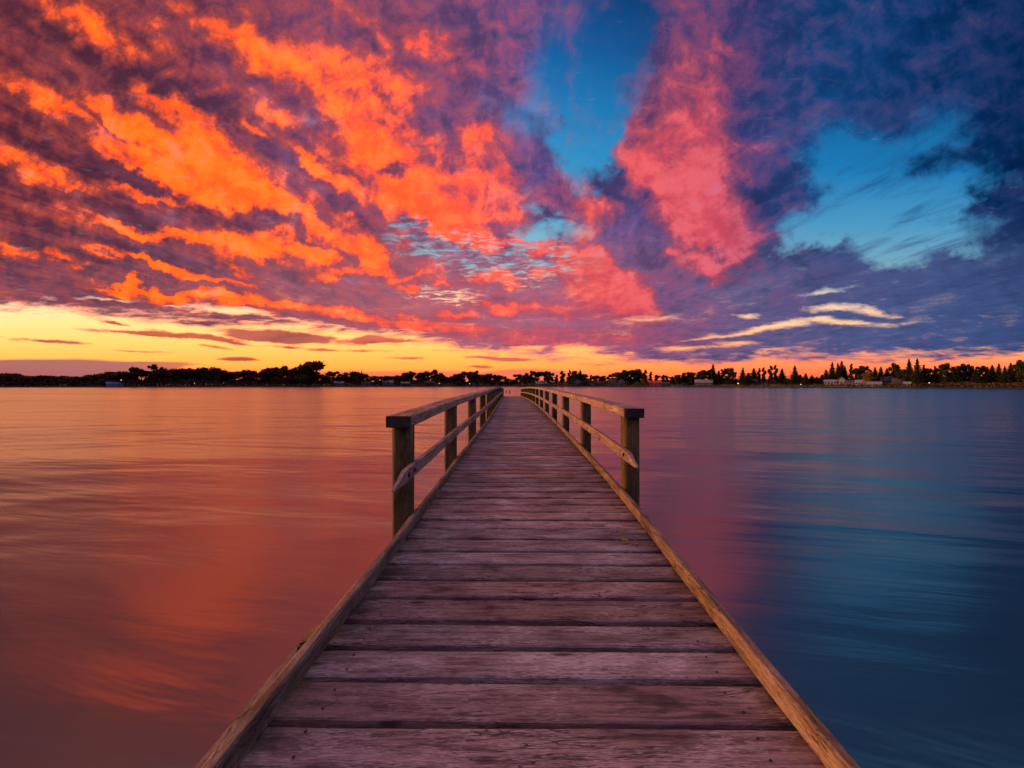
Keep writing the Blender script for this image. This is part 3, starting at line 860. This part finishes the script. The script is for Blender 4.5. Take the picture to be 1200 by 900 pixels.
def house(px0, px1, yeave, yridge, dd, wallm, roofm, label, cat='house', name='house', depth=7.0, nwin=3, lit=None, ridge_along=True, door=True):
    pc = (px0 + px1) / 2
    b = at(pc, dd)
    w = (px1 - px0) / F * b.y
    zw = HC + (YH - yeave) / F * b.y - b.z
    zr = HC + (YH - yridge) / F * b.y - b.z
    zw = max(zw, 1.8)
    zr = max(zr, zw + 0.5)
    ang = -math.atan2(b.x, b.y)
    t = thing(name, label, cat, b, ang)
    x0, x1, d2 = -w / 2, w / 2, depth
    bm = bmesh.new()
    box(bm, x0, x1, 0, d2, -1.2, zw)
    link('wall', bm, wallm, t)
    bm = bmesh.new()
    e = 0.35
    th = 0.18
    if ridge_along:
        prof = [(-e, zw - 0.08), (d2 / 2, zr), (d2 + e, zw - 0.08)]
        for k in (0, 1):
            (ya, za), (yb, zb) = prof[k], prof[k + 1]
            v = [bm.verts.new(q) for q in ((x0 - e, ya, za), (x1 + e, ya, za), (x1 + e, yb, zb), (x0 - e, yb, zb),
                                           (x0 - e, ya, za + th), (x1 + e, ya, za + th), (x1 + e, yb, zb + th), (x0 - e, yb, zb + th))]
            for f in ((3, 2, 1, 0), (4, 5, 6, 7), (0, 1, 5, 4), (1, 2, 6, 5), (2, 3, 7, 6), (3, 0, 4, 7)):
                bm.faces.new([v[i] for i in f])
        for xx in (x0, x1 - 0.12):
            gb = bmesh.new()
            for s in ((0, 0.12),):
                a = [gb.verts.new(q) for q in ((xx + s[0], 0.05, zw), (xx + s[0], d2 - 0.05, zw), (xx + s[0], d2 / 2, zr - 0.05))]
                c = [gb.verts.new(q) for q in ((xx + s[1], 0.05, zw), (xx + s[1], d2 - 0.05, zw), (xx + s[1], d2 / 2, zr - 0.05))]
                gb.faces.new(a); gb.faces.new(c[::-1])
                for i in range(3):
                    gb.faces.new((a[i], a[(i + 1) % 3], c[(i + 1) % 3], c[i]))
            link('gable', gb, wallm, t)
    else:
        prof = [(x0 - e, zw - 0.08), (0, zr), (x1 + e, zw - 0.08)]
        for k in (0, 1):
            (xa, za), (xb, zb) = prof[k], prof[k + 1]
            v = [bm.verts.new(q) for q in ((xa, -e, za), (xb, -e, zb), (xb, d2 + e, zb), (xa, d2 + e, za),
                                           (xa, -e, za + th), (xb, -e, zb + th), (xb, d2 + e, zb + th), (xa, d2 + e, za + th))]
            for f in ((3, 2, 1, 0), (4, 5, 6, 7), (0, 1, 5, 4), (1, 2, 6, 5), (2, 3, 7, 6), (3, 0, 4, 7)):
                bm.faces.new([v[i] for i in f])
        gb = bmesh.new()
        a = [gb.verts.new(q) for q in ((x0 + .05, 0.0, zw), (x1 - .05, 0.0, zw), (0, 0.0, zr - 0.05))]
        c = [gb.verts.new(q) for q in ((x0 + .05, 0.12, zw), (x1 - .05, 0.12, zw), (0, 0.12, zr - 0.05))]
        gb.faces.new(a); gb.faces.new(c[::-1])
        for i in range(3):
            gb.faces.new((a[i], a[(i + 1) % 3], c[(i + 1) % 3], c[i]))
        link('gable', gb, wallm, t)
    link('roof', bm, roofm, t)
    n = nwin + (1 if door else 0)
    ww = min(1.5, w / (n * 1.8)) if n else 1
    for k in range(n):
        xc = x0 + w * (k + 0.5) / n
        isdoor = door and k == n // 2
        za, zb = (0.05, min(2.1, zw - 0.2)) if isdoor else (zw * 0.38, zw * 0.80)
        bm = bmesh.new()
        box(bm, xc - ww / 2, xc + ww / 2, -0.06, 0.05, za, zb)
        pt = link('door' if isdoor else 'window', bm, M_DARKW if isdoor else M_WHITE if wallm is not M_WHITE else M_DARKW, t)
        if not isdoor:
            bm = bmesh.new()
            box(bm, xc - ww / 2 + 0.1, xc + ww / 2 - 0.1, -0.09, -0.055, za + 0.1, zb - 0.1)
            link('pane', bm, lit if (lit and k == 0) else M_GLASS, pt)
    return t


# left shore
house(127.5, 143.5, 449.6, 447.8, 6, M_BLUEW, M_BLUEW, 'low blue boathouse at the water edge under dark trees at left', 'boathouse', 'boathouse', 5, 4, door=False)
house(122, 132, 447.5, 444.5, 18, M_DARKW, M_ROOFD, 'small dark house with grey roof behind the blue boathouse', nwin=2)
house(392, 402, 449, 447, 9, M_PALE, M_ROOFP, 'low pale house under trees just right of the tallest round tree', nwin=3)
house(424, 434, 449.2, 447.4, 9, M_PALE, M_ROOFD, 'low grey house with dark roof below the thin spire conifer')
house(449, 461, 448.2, 445.5, 10, M_PALE, M_ROOFP, 'pale roofed house left of the pier among low trees', nwin=3)
house(470, 480, 449.2, 447.5, 8, M_DARKW, M_ROOFP, 'little dark house with pale roof behind the left railing', nwin=2)
house(498, 508, 448.5, 446.5, 9, M_MAROON, M_ROOFD, 'small brown house on the shore left of the pier end', nwin=2)
# behind and right of the pier
house(628, 641, 449.6, 447.5, 7, M_PALE, M_ROOFP, 'low bluish boathouse on the shore just right of the pier end', 'boathouse', 'boathouse', 6, 3)
house(673, 681, 447.5, 444.3, 12, M_PALE, M_ROOFP, 'narrow pale gabled house right of the bluish boathouse', nwin=2, ridge_along=False)
house(696, 708, 449, 447, 10, M_DARKW, M_ROOFD, 'long dark low house between two pale gabled houses')
house(713, 722.5, 448, 445, 10, M_PALE, M_ROOFD, 'grey house with dark roof left of the yellow-green bank', nwin=2)
house(724, 732, 447.2, 444, 12, M_PALE, M_ROOFP, 'pale gabled house beside the yellow-green bank', nwin=2, ridge_along=False)
house(761, 775, 448.8, 446.4, 12, M_REDW, M_REDW, 'bright red shed standing on the right shore', 'shed', 'shed', 6, 2)
house(776, 784, 449.5, 447.8, 10, M_DARKW, M_ROOFD, 'small dark hut just right of the red shed', 'hut', 'hut', 5, 1)
house(815, 834, 448.2, 444.8, 20, M_PALE, M_ROOFP, 'long pale blue house in front of the single broad conifer', nwin=5)
house(843, 862, 447.3, 443.6, 34, M_DARKW, M_ROOFD, 'long dark house behind the grass bank, right of the pale blue house', nwin=4)
house(874, 884, 447.3, 444.0, 32, M_DARKW, M_ROOFD, 'small slate-roofed house at the top of the grass bank', nwin=2)
house(887, 899, 447.2, 444.6, 36, M_PALE, M_ROOFD, 'grey house with dark roof among conifers on the grass bank', nwin=3)
house(967, 979, 447.2, 445.0, 22, M_WHITE, M_ROOFP, 'white house with pale metal roof, leftmost of the bright cluster', nwin=3)
house(981, 991, 446.8, 441.6, 25, M_WHITE, M_ROOFP, 'white house with the steepest gable in the bright cluster', nwin=2, ridge_along=False)
house(992, 1001, 447.6, 445.4, 21, M_PALE, M_ROOFD, 'grey house with dark roof in the middle of the bright cluster', nwin=2)
house(1004, 1017, 448.2, 445.2, 20, M_WHITE, M_ROOFP, 'white house with a long pale roof right of the dark-roofed one', nwin=4)
house(1018, 1031, 449.6, 447.4, 12, M_WHITE, M_ROOFP, 'low white bungalow nearest the water, right end of the bright cluster', nwin=4)
house(1034, 1046, 446.5, 441.0, 34, M_DARKW, M_ROOFD, 'big dark house between the white bungalow and the maroon house', nwin=3)
house(1047, 1058, 447.5, 443.0, 24, M_MAROON, M_ROOFD, 'maroon house below the tallest twin conifers', nwin=3)
house(1060, 1066, 449.5, 447.5, 12, M_PALE, M_ROOFP, 'tiny pale hut right of the maroon house', 'hut', 'hut', 4, 1)


# hedge-like bank right of the pale houses and a few bushes
def bush(px0, px1, ytop, dd, mat, label, name='bush', cat='bush', n=700):
    rng = random.Random(int(px0 * 7))
    pc = (px0 + px1) / 2
    b = at(pc, dd)
    w = (px1 - px0) / F * b.y
    h = max(0.8, HC + (YH - ytop) / F * b.y - b.z)
    bm = bmesh.new()
    for _ in range(n):
        x = rng.uniform(-0.5, 0.5)
        t = (1 - (2 * x) ** 4) * (0.8 + 0.35 * mnoise.noise((x * 7, px0, 0)))
        leaf(bm, Vector((x * w, rng.uniform(-1.2, 1.2), rng.uniform(0.0, 1.0) ** 0.7 * h * t if rng.random() > .04 else h * t) if t > 0 else Vector((x * w, 0, 0.2))), 0.4, rng)
    o = link(name, bm, mat)
    o.location = b
    o.rotation_euler = (0, 0, -math.atan2(b.x, b.y))
    tag(o, label, cat)
    return o


bush(742, 760, 446, 9, M_YELLOW, 'long yellow-green hedge left of the red shed', 'hedge', 'hedge', 1200)
bush(1044, 1055, 447.6, 8, M_YELLOW, 'yellowish bush at the water edge in front of the maroon house')
bush(1080, 1090, 449, 8, M_LEAF_R, 'green bush beside the white lamp at the right shore')
bush(800, 813, 448.3, 16, M_LEAF_R, 'dark green hedge left of the long pale blue house', 'hedge', 'hedge', 700)


# lamps
def lamp(px, y, dd, m, label, r=0.42):
    b = at(px, dd)
    z = HC + (YH - y) / F * b.y - b.z
    if z < 1.6:
        z = 1.6
    t = thing('street_lamp', label, 'lamp', b, 0, 'lit lamps along the far shore')
    bm = bmesh.new()
    tube(bm, (0, 0, -0.3), (0, 0, z - r * 0.6), 0.09, 0.06)
    link('post', bm, M_IRON, t)
    bm = bmesh.new()
    bmesh.ops.create_icosphere(bm, subdivisions=2, radius=r)
    for v in bm.verts:
        v.co.z *= 0.8
    bmesh.ops.translate(bm, verts=bm.verts, vec=(0, 0, z))
    link('globe', bm, m, t, True)
    bm = bmesh.new()
    tube(bm, (0, 0, z + r * 0.6), (0, 0, z + r * 1.15), r * 0.9, r * 0.2, 10)
    link('cap', bm, M_IRON, t)


lamp(142, 445.4, 8, M_LAMP_W, 'white lit lamp above the blue boathouse at left', 0.5)
lamp(228, 449.2, 5, M_LAMP_W, 'white lit lamp in the middle of the left wood', 0.34)
lamp(262, 448.6, 6, M_LAMP_O, 'faint orange lamp at the right end of the left wood', 0.28)
lamp(515, 449.4, 5, M_LAMP_W, 'bright white lamp on the shore behind the left railing', 0.5)
lamp(550.5, 449.6, 5, M_LAMP_W, 'white lamp on the shore nearest the pier end, left side', 0.46)
lamp(741, 443.2, 14, M_LAMP_W, 'pale lamp above the yellow-green hedge', 0.36)
lamp(865, 449.3, 9, M_LAMP_O, 'bright orange lamp on the grass bank near the water', 0.75)
lamp(938.5, 450.5, 9, M_LAMP_W, 'dim white lamp low on the grass bank below the short conifer', 0.36)
lamp(1089, 448.6, 8, M_LAMP_W, 'white lamp at the right shore beside the green bush', 0.32)


# a small covered boat at the right shore
def boat(px, ymid, label, wpx, col, dd=-3.0):
    b = at(px, dd)
    b.z = 0
    L = wpx / F * b.y
    t = thing('moored_boat', label, 'boat', b, -math.atan2(b.x, b.y))
    bm = bmesh.new()
    n = 9
    rows = []
    for k in range(n):
        s = k / (n - 1)
        x = (s - 0.5) * L
        hw = 1.2 * (1 - max(0, (s - 0.45) / 0.55) ** 2.2)
        sheer = 0.85 + 0.35 * s * s
        rows.append([bm.verts.new(q) for q in ((x, -hw, sheer), (x, -hw * 0.75, -0.1), (x, hw * 0.75, -0.1), (x, hw, sheer))])
    for a, c in zip(rows, rows[1:]):
        for i in range(3):
            bm.faces.new((a[i], c[i], c[i + 1], a[i + 1]))
        bm.faces.new((a[3], c[3], c[0], a[0]))
    bm.faces.new(rows[0])
    link('hull', bm, col, t)
    bm = bmesh.new()
    vs = box(bm, -L * 0.28, L * 0.16, -0.85, 0.85, 0.80, 1.9)
    vs[5].co.x -= 0.5; vs[6].co.x -= 0.5
    cb = link('cabin', bm, M_WHITE, t)
    bm = bmesh.new()
    box(bm, -L * 0.22, L * 0.08, -0.88, -0.84, 1.25, 1.7)
    link('cabin_window', bm, M_GLASS, cb)
    return t


boat(797, 451, 'pale cabin boat moored right of the red shed', 13, M_PALE)
boat(790, 451, 'smaller white cabin boat moored between the red shed and the pale boat', 7, M_WHITE, -7)

# two stumps standing in the water past the pier end
for (px, top, lab) in ((593.0, 457.3, 'dark mooring stump past the pier end, the shorter left one'), (597.2, 456.8, 'dark mooring stump past the pier end, the taller right one')):
    Y = 125.0
    bm = bmesh.new()
    z = HC + (YH - top) / F * Y
    tube(bm, (0, 0, -1.0), (0.02, 0, z * 0.7), 0.17, 0.155, 10)
    tube(bm, (0.02, 0, z * 0.7), (0.02, 0, z), 0.155, 0.11, 10)
    o = link('mooring_stump', bm, M_POST)
    o.location = ((px - 600) / F * Y, Y, 0)
    tag(o, lab, 'stump', 'mooring stumps past the pier end')

# ------------------------------------------------------------------ the pier
CEN = [(-4, -0.12), (-1, -0.02), (2.0, 0.084), (4.2, 0.160), (6.7, 0.205), (12.9, 0.280), (21.4, 0.285), (36, 0.18), (55, 0.0)]
DROP = [(-4, 1.33), (-1, 1.325), (2.0, 1.305), (4.2, 1.25), (6.7, 1.205), (12.9, 1.165), (21.4, 1.11), (30, 1.13), (40, 1.235), (55, 1.465)]
Y0, Y1 = -3.0, 54.0


def cen(y):
    return hermite(CEN, y)


def deck_z(y):
    return HC - hermite(DROP, y)


def slope_z(y):
    return (deck_z(y + 0.1) - deck_z(y - 0.1)) / 0.2


def yaw(y):
    return math.atan2(cen(y + 0.2) - cen(y - 0.2), 0.4)


HALF = 1.0
pier = thing('pier', 'long weathered wooden pier with timber railings running out over the lake', 'pier', (0, 0, 0))

# deck: boards across the pier, one mesh
bm = bmesh.new()
rng = random.Random(5)
y = Y0
k = 0
while y < Y1:
    pitch = 0.234 * rng.uniform(0.94, 1.06)
    gap = 0.038 * rng.uniform(0.7, 1.4)
    th = 0.05
    z = deck_z(y + pitch / 2) + rng.uniform(-0.003, 0.003)
    c = cen(y + pitch / 2)
    skew = rng.uniform(-0.004, 0.004) - math.sin(yaw(y)) * 0.0
    tilt = slope_z(y) * pitch + rng.uniform(-0.003, 0.003)
    e0, e1 = -HALF - 0.07 + rng.uniform(-.012, .012), HALF + 0.07 + rng.uniform(-.012, .012)
    n = 26 if y < 9 else 8 if y < 22 else 2
    bev = 0.007
    prof = [(gap / 2, -th), (gap / 2, -bev), (gap / 2 + bev, 0), (pitch - gap / 2 - bev, 0), (pitch - gap / 2, -bev), (pitch - gap / 2, -th)]
    rings = []
    s1, s2, s3 = rng.random() * 50, rng.random() * 50, rng.random() * 50
    for i in range(n + 1):
        x = e0 + (e1 - e0) * i / n
        wob = 0.003 * mnoise.noise((x * 1.6, s1, 0)) + 0.0025 * mnoise.noise((x * 7, s1, 3))
        wob2 = 0.003 * mnoise.noise((x * 1.6, s2, 0)) + 0.0025 * mnoise.noise((x * 7, s2, 3))
        lift = 0.003 * mnoise.noise((x * 1.1, s3, 0))
        ring = []
        for q, (py, pz) in enumerate(prof):
            yy = y + py + skew * x + (wob if q < 3 else wob2) - yaw(y) * x * 0.35
            ring.append(bm.verts.new((c + x, yy, z + pz + tilt * (py / pitch - 0.5) + lift)))
        rings.append(ring)
    if y < 14:                      # two nails over each stringer
        for nx in (-0.84, 0.84):
            for ny in (0.28, 0.72):
                cx_, cy_ = nx + rng.uniform(-.012, .012), y + pitch * ny + rng.uniform(-.008, .008) - yaw(y) * nx * 0.35
                vs = [bm.verts.new((c + cx_ + 0.0065 * math.cos(q * 1.047), cy_ + 0.0065 * math.sin(q * 1.047), z + 0.0035 + tilt * (ny - 0.5))) for q in range(6)]
                bm.faces.new(vs).material_index = 1
    for a, b in zip(rings, rings[1:]):
        for q in range(5):
            bm.faces.new((a[q], b[q], b[q + 1], a[q + 1]))
    bm.faces.new(rings[0][::-1])
    bm.faces.new(rings[-1])
    y += pitch
    k += 1
link('deck', bm, M_DECK, pier).data.materials.append(M_IRON)


def sweep(name, prof, ya, yb, side, m, parent, zfun=deck_z, step=0.25, taper=None, seed=0):
    """run a cross-section (offset from the centreline, height) along the pier; taper(y) scales heights near the ends"""
    bm = bmesh.new()
    n = max(2, int((yb - ya) / step))
    rings = []
    for i in range(n + 1):
        y = ya + (yb - ya) * i / n
        ring = []
        for q, (off, hz) in enumerate(prof):
            w1 = 0.004 * mnoise.noise((y * 1.3, q * 0.3 + seed, 0)) + 0.002 * mnoise.noise((y * 6, q * 3.1 + seed, 0))
            w2 = 0.004 * mnoise.noise((y * 1.1, q * 0.3 + seed, 5)) + 0.002 * mnoise.noise((y * 1.7, q * 3.1 + seed, 9))
            ring.append(bm.verts.new((cen(y) + side * off + w1, y, zfun(y) + hz + w2)))
        rings.append(ring)
    np_ = len(prof)
    for a, b in zip(rings, rings[1:]):
        for q in range(np_):
            bm.faces.new((a[q], a[(q + 1) % np_], b[(q + 1) % np_], b[q]))
    bm.faces.new(rings[0][::-1])
    bm.faces.new(rings[-1])
    bmesh.ops.recalc_face_normals(bm, faces=bm.faces)
    return link(name, bm, m, parent)


def rect(o0, o1, z0, z1, c=0.012):
    return [(o0 + c, z0), (o1 - c, z0), (o1, z0 + c), (o1, z1 - c), (o1 - c, z1), (o0 + c, z1), (o0, z1 - c), (o0, z0 + c)]


L_POSTS = [3.81, 6.47, 9.5, 12.5, 15.5, 18.5, 21.5, 25, 29, 33, 37, 41, 45, 49, 53]
R_POSTS = [4.66, 7.80, 11.1, 14.3, 17.5, 20.7, 24, 27.3, 30.6, 34, 38, 42, 46, 50, 53]
PW = 0.178
for side, posts, tip in ((-1, L_POSTS, 3.26), (1, R_POSTS, 4.06)):
    sweep('kerb_beam', rect(1.0, 1.052, 0.006, 0.105, 0.010), Y0, Y1, side, M_KERB, pier, step=0.2, seed=side + 2)
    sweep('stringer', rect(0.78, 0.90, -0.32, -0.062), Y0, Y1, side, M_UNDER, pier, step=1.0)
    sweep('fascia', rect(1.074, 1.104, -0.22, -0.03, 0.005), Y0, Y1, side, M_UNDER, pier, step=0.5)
    top = sweep('top_rail', rect(1.045, 1.255, 0.885, 0.982, 0.010), posts[0] - 0.05, posts[-1] + PW + 0.05, side, M_RAIL, pier, step=0.25, seed=5 + side)
    # dark weathered end of the cap, a thin block on the sawn face
    ye = posts[0] - 0.05
    bm = bmesh.new()
    xc = cen(ye)
    xs = sorted((xc + side * 1.043, xc + side * 1.258))
    box(bm, xs[0], xs[1], ye - 0.012, ye + 0.03, deck_z(ye) + 0.883, deck_z(ye) + 0.985)
    bmesh.ops.bevel(bm, geom=bm.edges[:], offset=0.004, segments=1, affect='EDGES')
    link('end_cap', bm, M_END, top)
    # middle rail on the pier side of the posts, with a long slanting end
    bm = bmesh.new()
    rings = []
    ya, yb = tip, posts[-1] + PW
    ys = [ya, ya + 0.10, ya + 0.26, ya + 0.34] + [ya + 0.34 + 0.25 * i for i in range(1, int((yb - ya - 0.34) / 0.25))] + [yb]
    for y in ys:
        t = min(1.0, (y - ya) / 0.26)
        z0 = deck_z(y) + 0.458
        z1 = z0 + 0.104
        ztop = z0 + 0.012 + (z1 - z0 - 0.012) * t
        o0, o1 = 1.008 + 0.020 * (1 - t), 1.049
        w1 = 0.002 * mnoise.noise((y * 1.5, 7.7 * side, 0))
        rings.append([bm.verts.new((cen(y) + side * oo + w1, y, zz)) for oo, zz in ((o0, z0), (o1, z0), (o1, ztop), (o0, ztop))])
    for a, b in zip(rings, rings[1:]):
        for q in range(4):
            bm.faces.new((a[q], a[(q + 1) % 4], b[(q + 1) % 4], b[q]))
    bm.faces.new(rings[0][::-1])
    bm.faces.new(rings[-1])
    bmesh.ops.recalc_face_normals(bm, faces=bm.faces)
    mid = link('middle_rail', bm, M_RAIL, pier)
    for dy_ in ((0.32, 0.50) if side < 0 else (0.42,)):
        bm = bmesh.new()
        yy = tip + dy_
        a = Vector((cen(yy) + side * 1.012, yy, deck_z(yy) + 0.512))
        tube(bm, a, a - Vector((side * 0.016, 0, 0)), 0.022, 0.017, 8)
        link('bolt', bm, M_IRON, mid)
    for y in posts:
        bm = bmesh.new()
        rr = random.Random(int(y * 100) + side)
        zd = deck_z(y)
        xs = sorted((side * 1.054, side * (1.054 + PW)))
        nz = 10
        zs = [-1.8 + (zd + 0.884 + 1.8) * i / nz for i in range(nz + 1)]
        rings = []
        xm, ym, hw, cr_ = (xs[0] + xs[1]) / 2, y + PW / 2, PW / 2, 0.040
        pr = []
        for qx, qy, a0 in ((1, 1, 0), (-1, 1, 90), (-1, -1, 180), (1, -1, 270)):
            for st in range(5):
                an = R(a0 + st * 22.5)
                pr.append((xm + qx * (hw - cr_) + cr_ * math.cos(an), ym + qy * (hw - cr_) + cr_ * math.sin(an)))
        lean_x, lean_y = rr.uniform(-.004, .004), rr.uniform(-.006, .006)
        for zz in zs:
            rings.append([bm.verts.new((cen(y) + px_ + lean_x * (zz - zd) + 0.003 * mnoise.noise((zz * 1.4, y, q * 0.4)), py_ + lean_y * (zz - zd) + 0.003 * mnoise.noise((zz * 1.4, y + 5, q * 0.4)), zz)) for q, (px_, py_) in enumerate(pr)])
        for a, b in zip(rings, rings[1:]):
            for q in range(20):
                bm.faces.new((a[q], a[(q + 1) % 20], b[(q + 1) % 20], b[q])).smooth = True
        bm.faces.new(rings[-1])
        bm.faces.new(rings[0][::-1])
        link('post', bm, M_POST, pier)

# cross bearers under the deck, resting on the posts
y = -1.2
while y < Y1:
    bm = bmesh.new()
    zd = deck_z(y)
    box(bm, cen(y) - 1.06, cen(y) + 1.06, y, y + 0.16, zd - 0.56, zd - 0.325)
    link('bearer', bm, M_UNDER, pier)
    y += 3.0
# cut-off pile and brace at the left edge near the viewer
bm = bmesh.new()
yy = 2.32
zd = deck_z(yy)
vs = box(bm, cen(yy) - 1.27, cen(yy) - 1.108, yy, yy + 0.17, -1.8, zd - 0.05)
for q in (4, 7):
    vs[q].co.z -= 0.07
bmesh.ops.bevel(bm, geom=bm.edges[:], offset=0.012, segments=2, affect='EDGES')
o = link('pile', bm, M_POST, pier)
o['label'] = 'short cut-off pile beside the kerb'
bm = bmesh.new()
box(bm, cen(yy) - 1.315, cen(yy) - 1.275, yy - 1.2, yy + 0.12, zd - 0.30, zd - 0.17)
link('brace', bm, M_KERB, pier)

# small tuft of yellow leaves lying between the boards at the right
bm = bmesh.new()
rng = random.Random(2)
for k in range(9):
    a = rng.uniform(0, 6.28)
    r = rng.uniform(0.006, 0.032)
    base = Vector((math.cos(a) * r, math.sin(a) * r * 0.7, rng.uniform(0.004, 0.02)))
    dirn = Vector((math.cos(a), math.sin(a), rng.uniform(0.1, 0.9))).normalized()
    s = dirn.cross(Vector((0, 0, 1))).normalized()
    ln, wd = rng.uniform(0.03, 0.055), rng.uniform(0.010, 0.017)
    pts = [base, base + dirn * ln * 0.5 + s * wd, base + dirn * ln + Vector((0, 0, -0.006)), base + dirn * ln * 0.5 - s * wd]
    up = [bm.verts.new(p_ + Vector((0, 0, 0.0015))) for p_ in pts]
    dn = [bm.verts.new(p_) for p_ in pts]
    bm.faces.new(up)
    bm.faces.new(dn[::-1])
    for q in range(4):
        bm.faces.new((dn[q], dn[(q + 1) % 4], up[(q + 1) % 4], up[q]))
M_TUFT = foliage_mat('yellow_leaf', (0.22, 0.20, 0.02, 1), (0.42, 0.36, 0.05, 1))
o = link('leaf_tuft', bm, M_TUFT)
yy = 3.40
o.location = ((737 - 600) / F * yy, yy, deck_z(yy) + 0.002)
tag(o, 'small tuft of yellow-green leaves on the deck boards near the right kerb', 'leaves')

# ------------------------------------------------------------------ output settings
vs_ = scene.view_settings
vs_.view_transform = 'Standard'
vs_.look = 'None'
vs_.exposure = 0.0
vs_.gamma = 1.0
scene.render.engine = 'CYCLES'
scene.cycles.use_denoising = True
scene.cycles.max_bounces = 5
scene.cycles.diffuse_bounces = 2
scene.cycles.glossy_bounces = 3
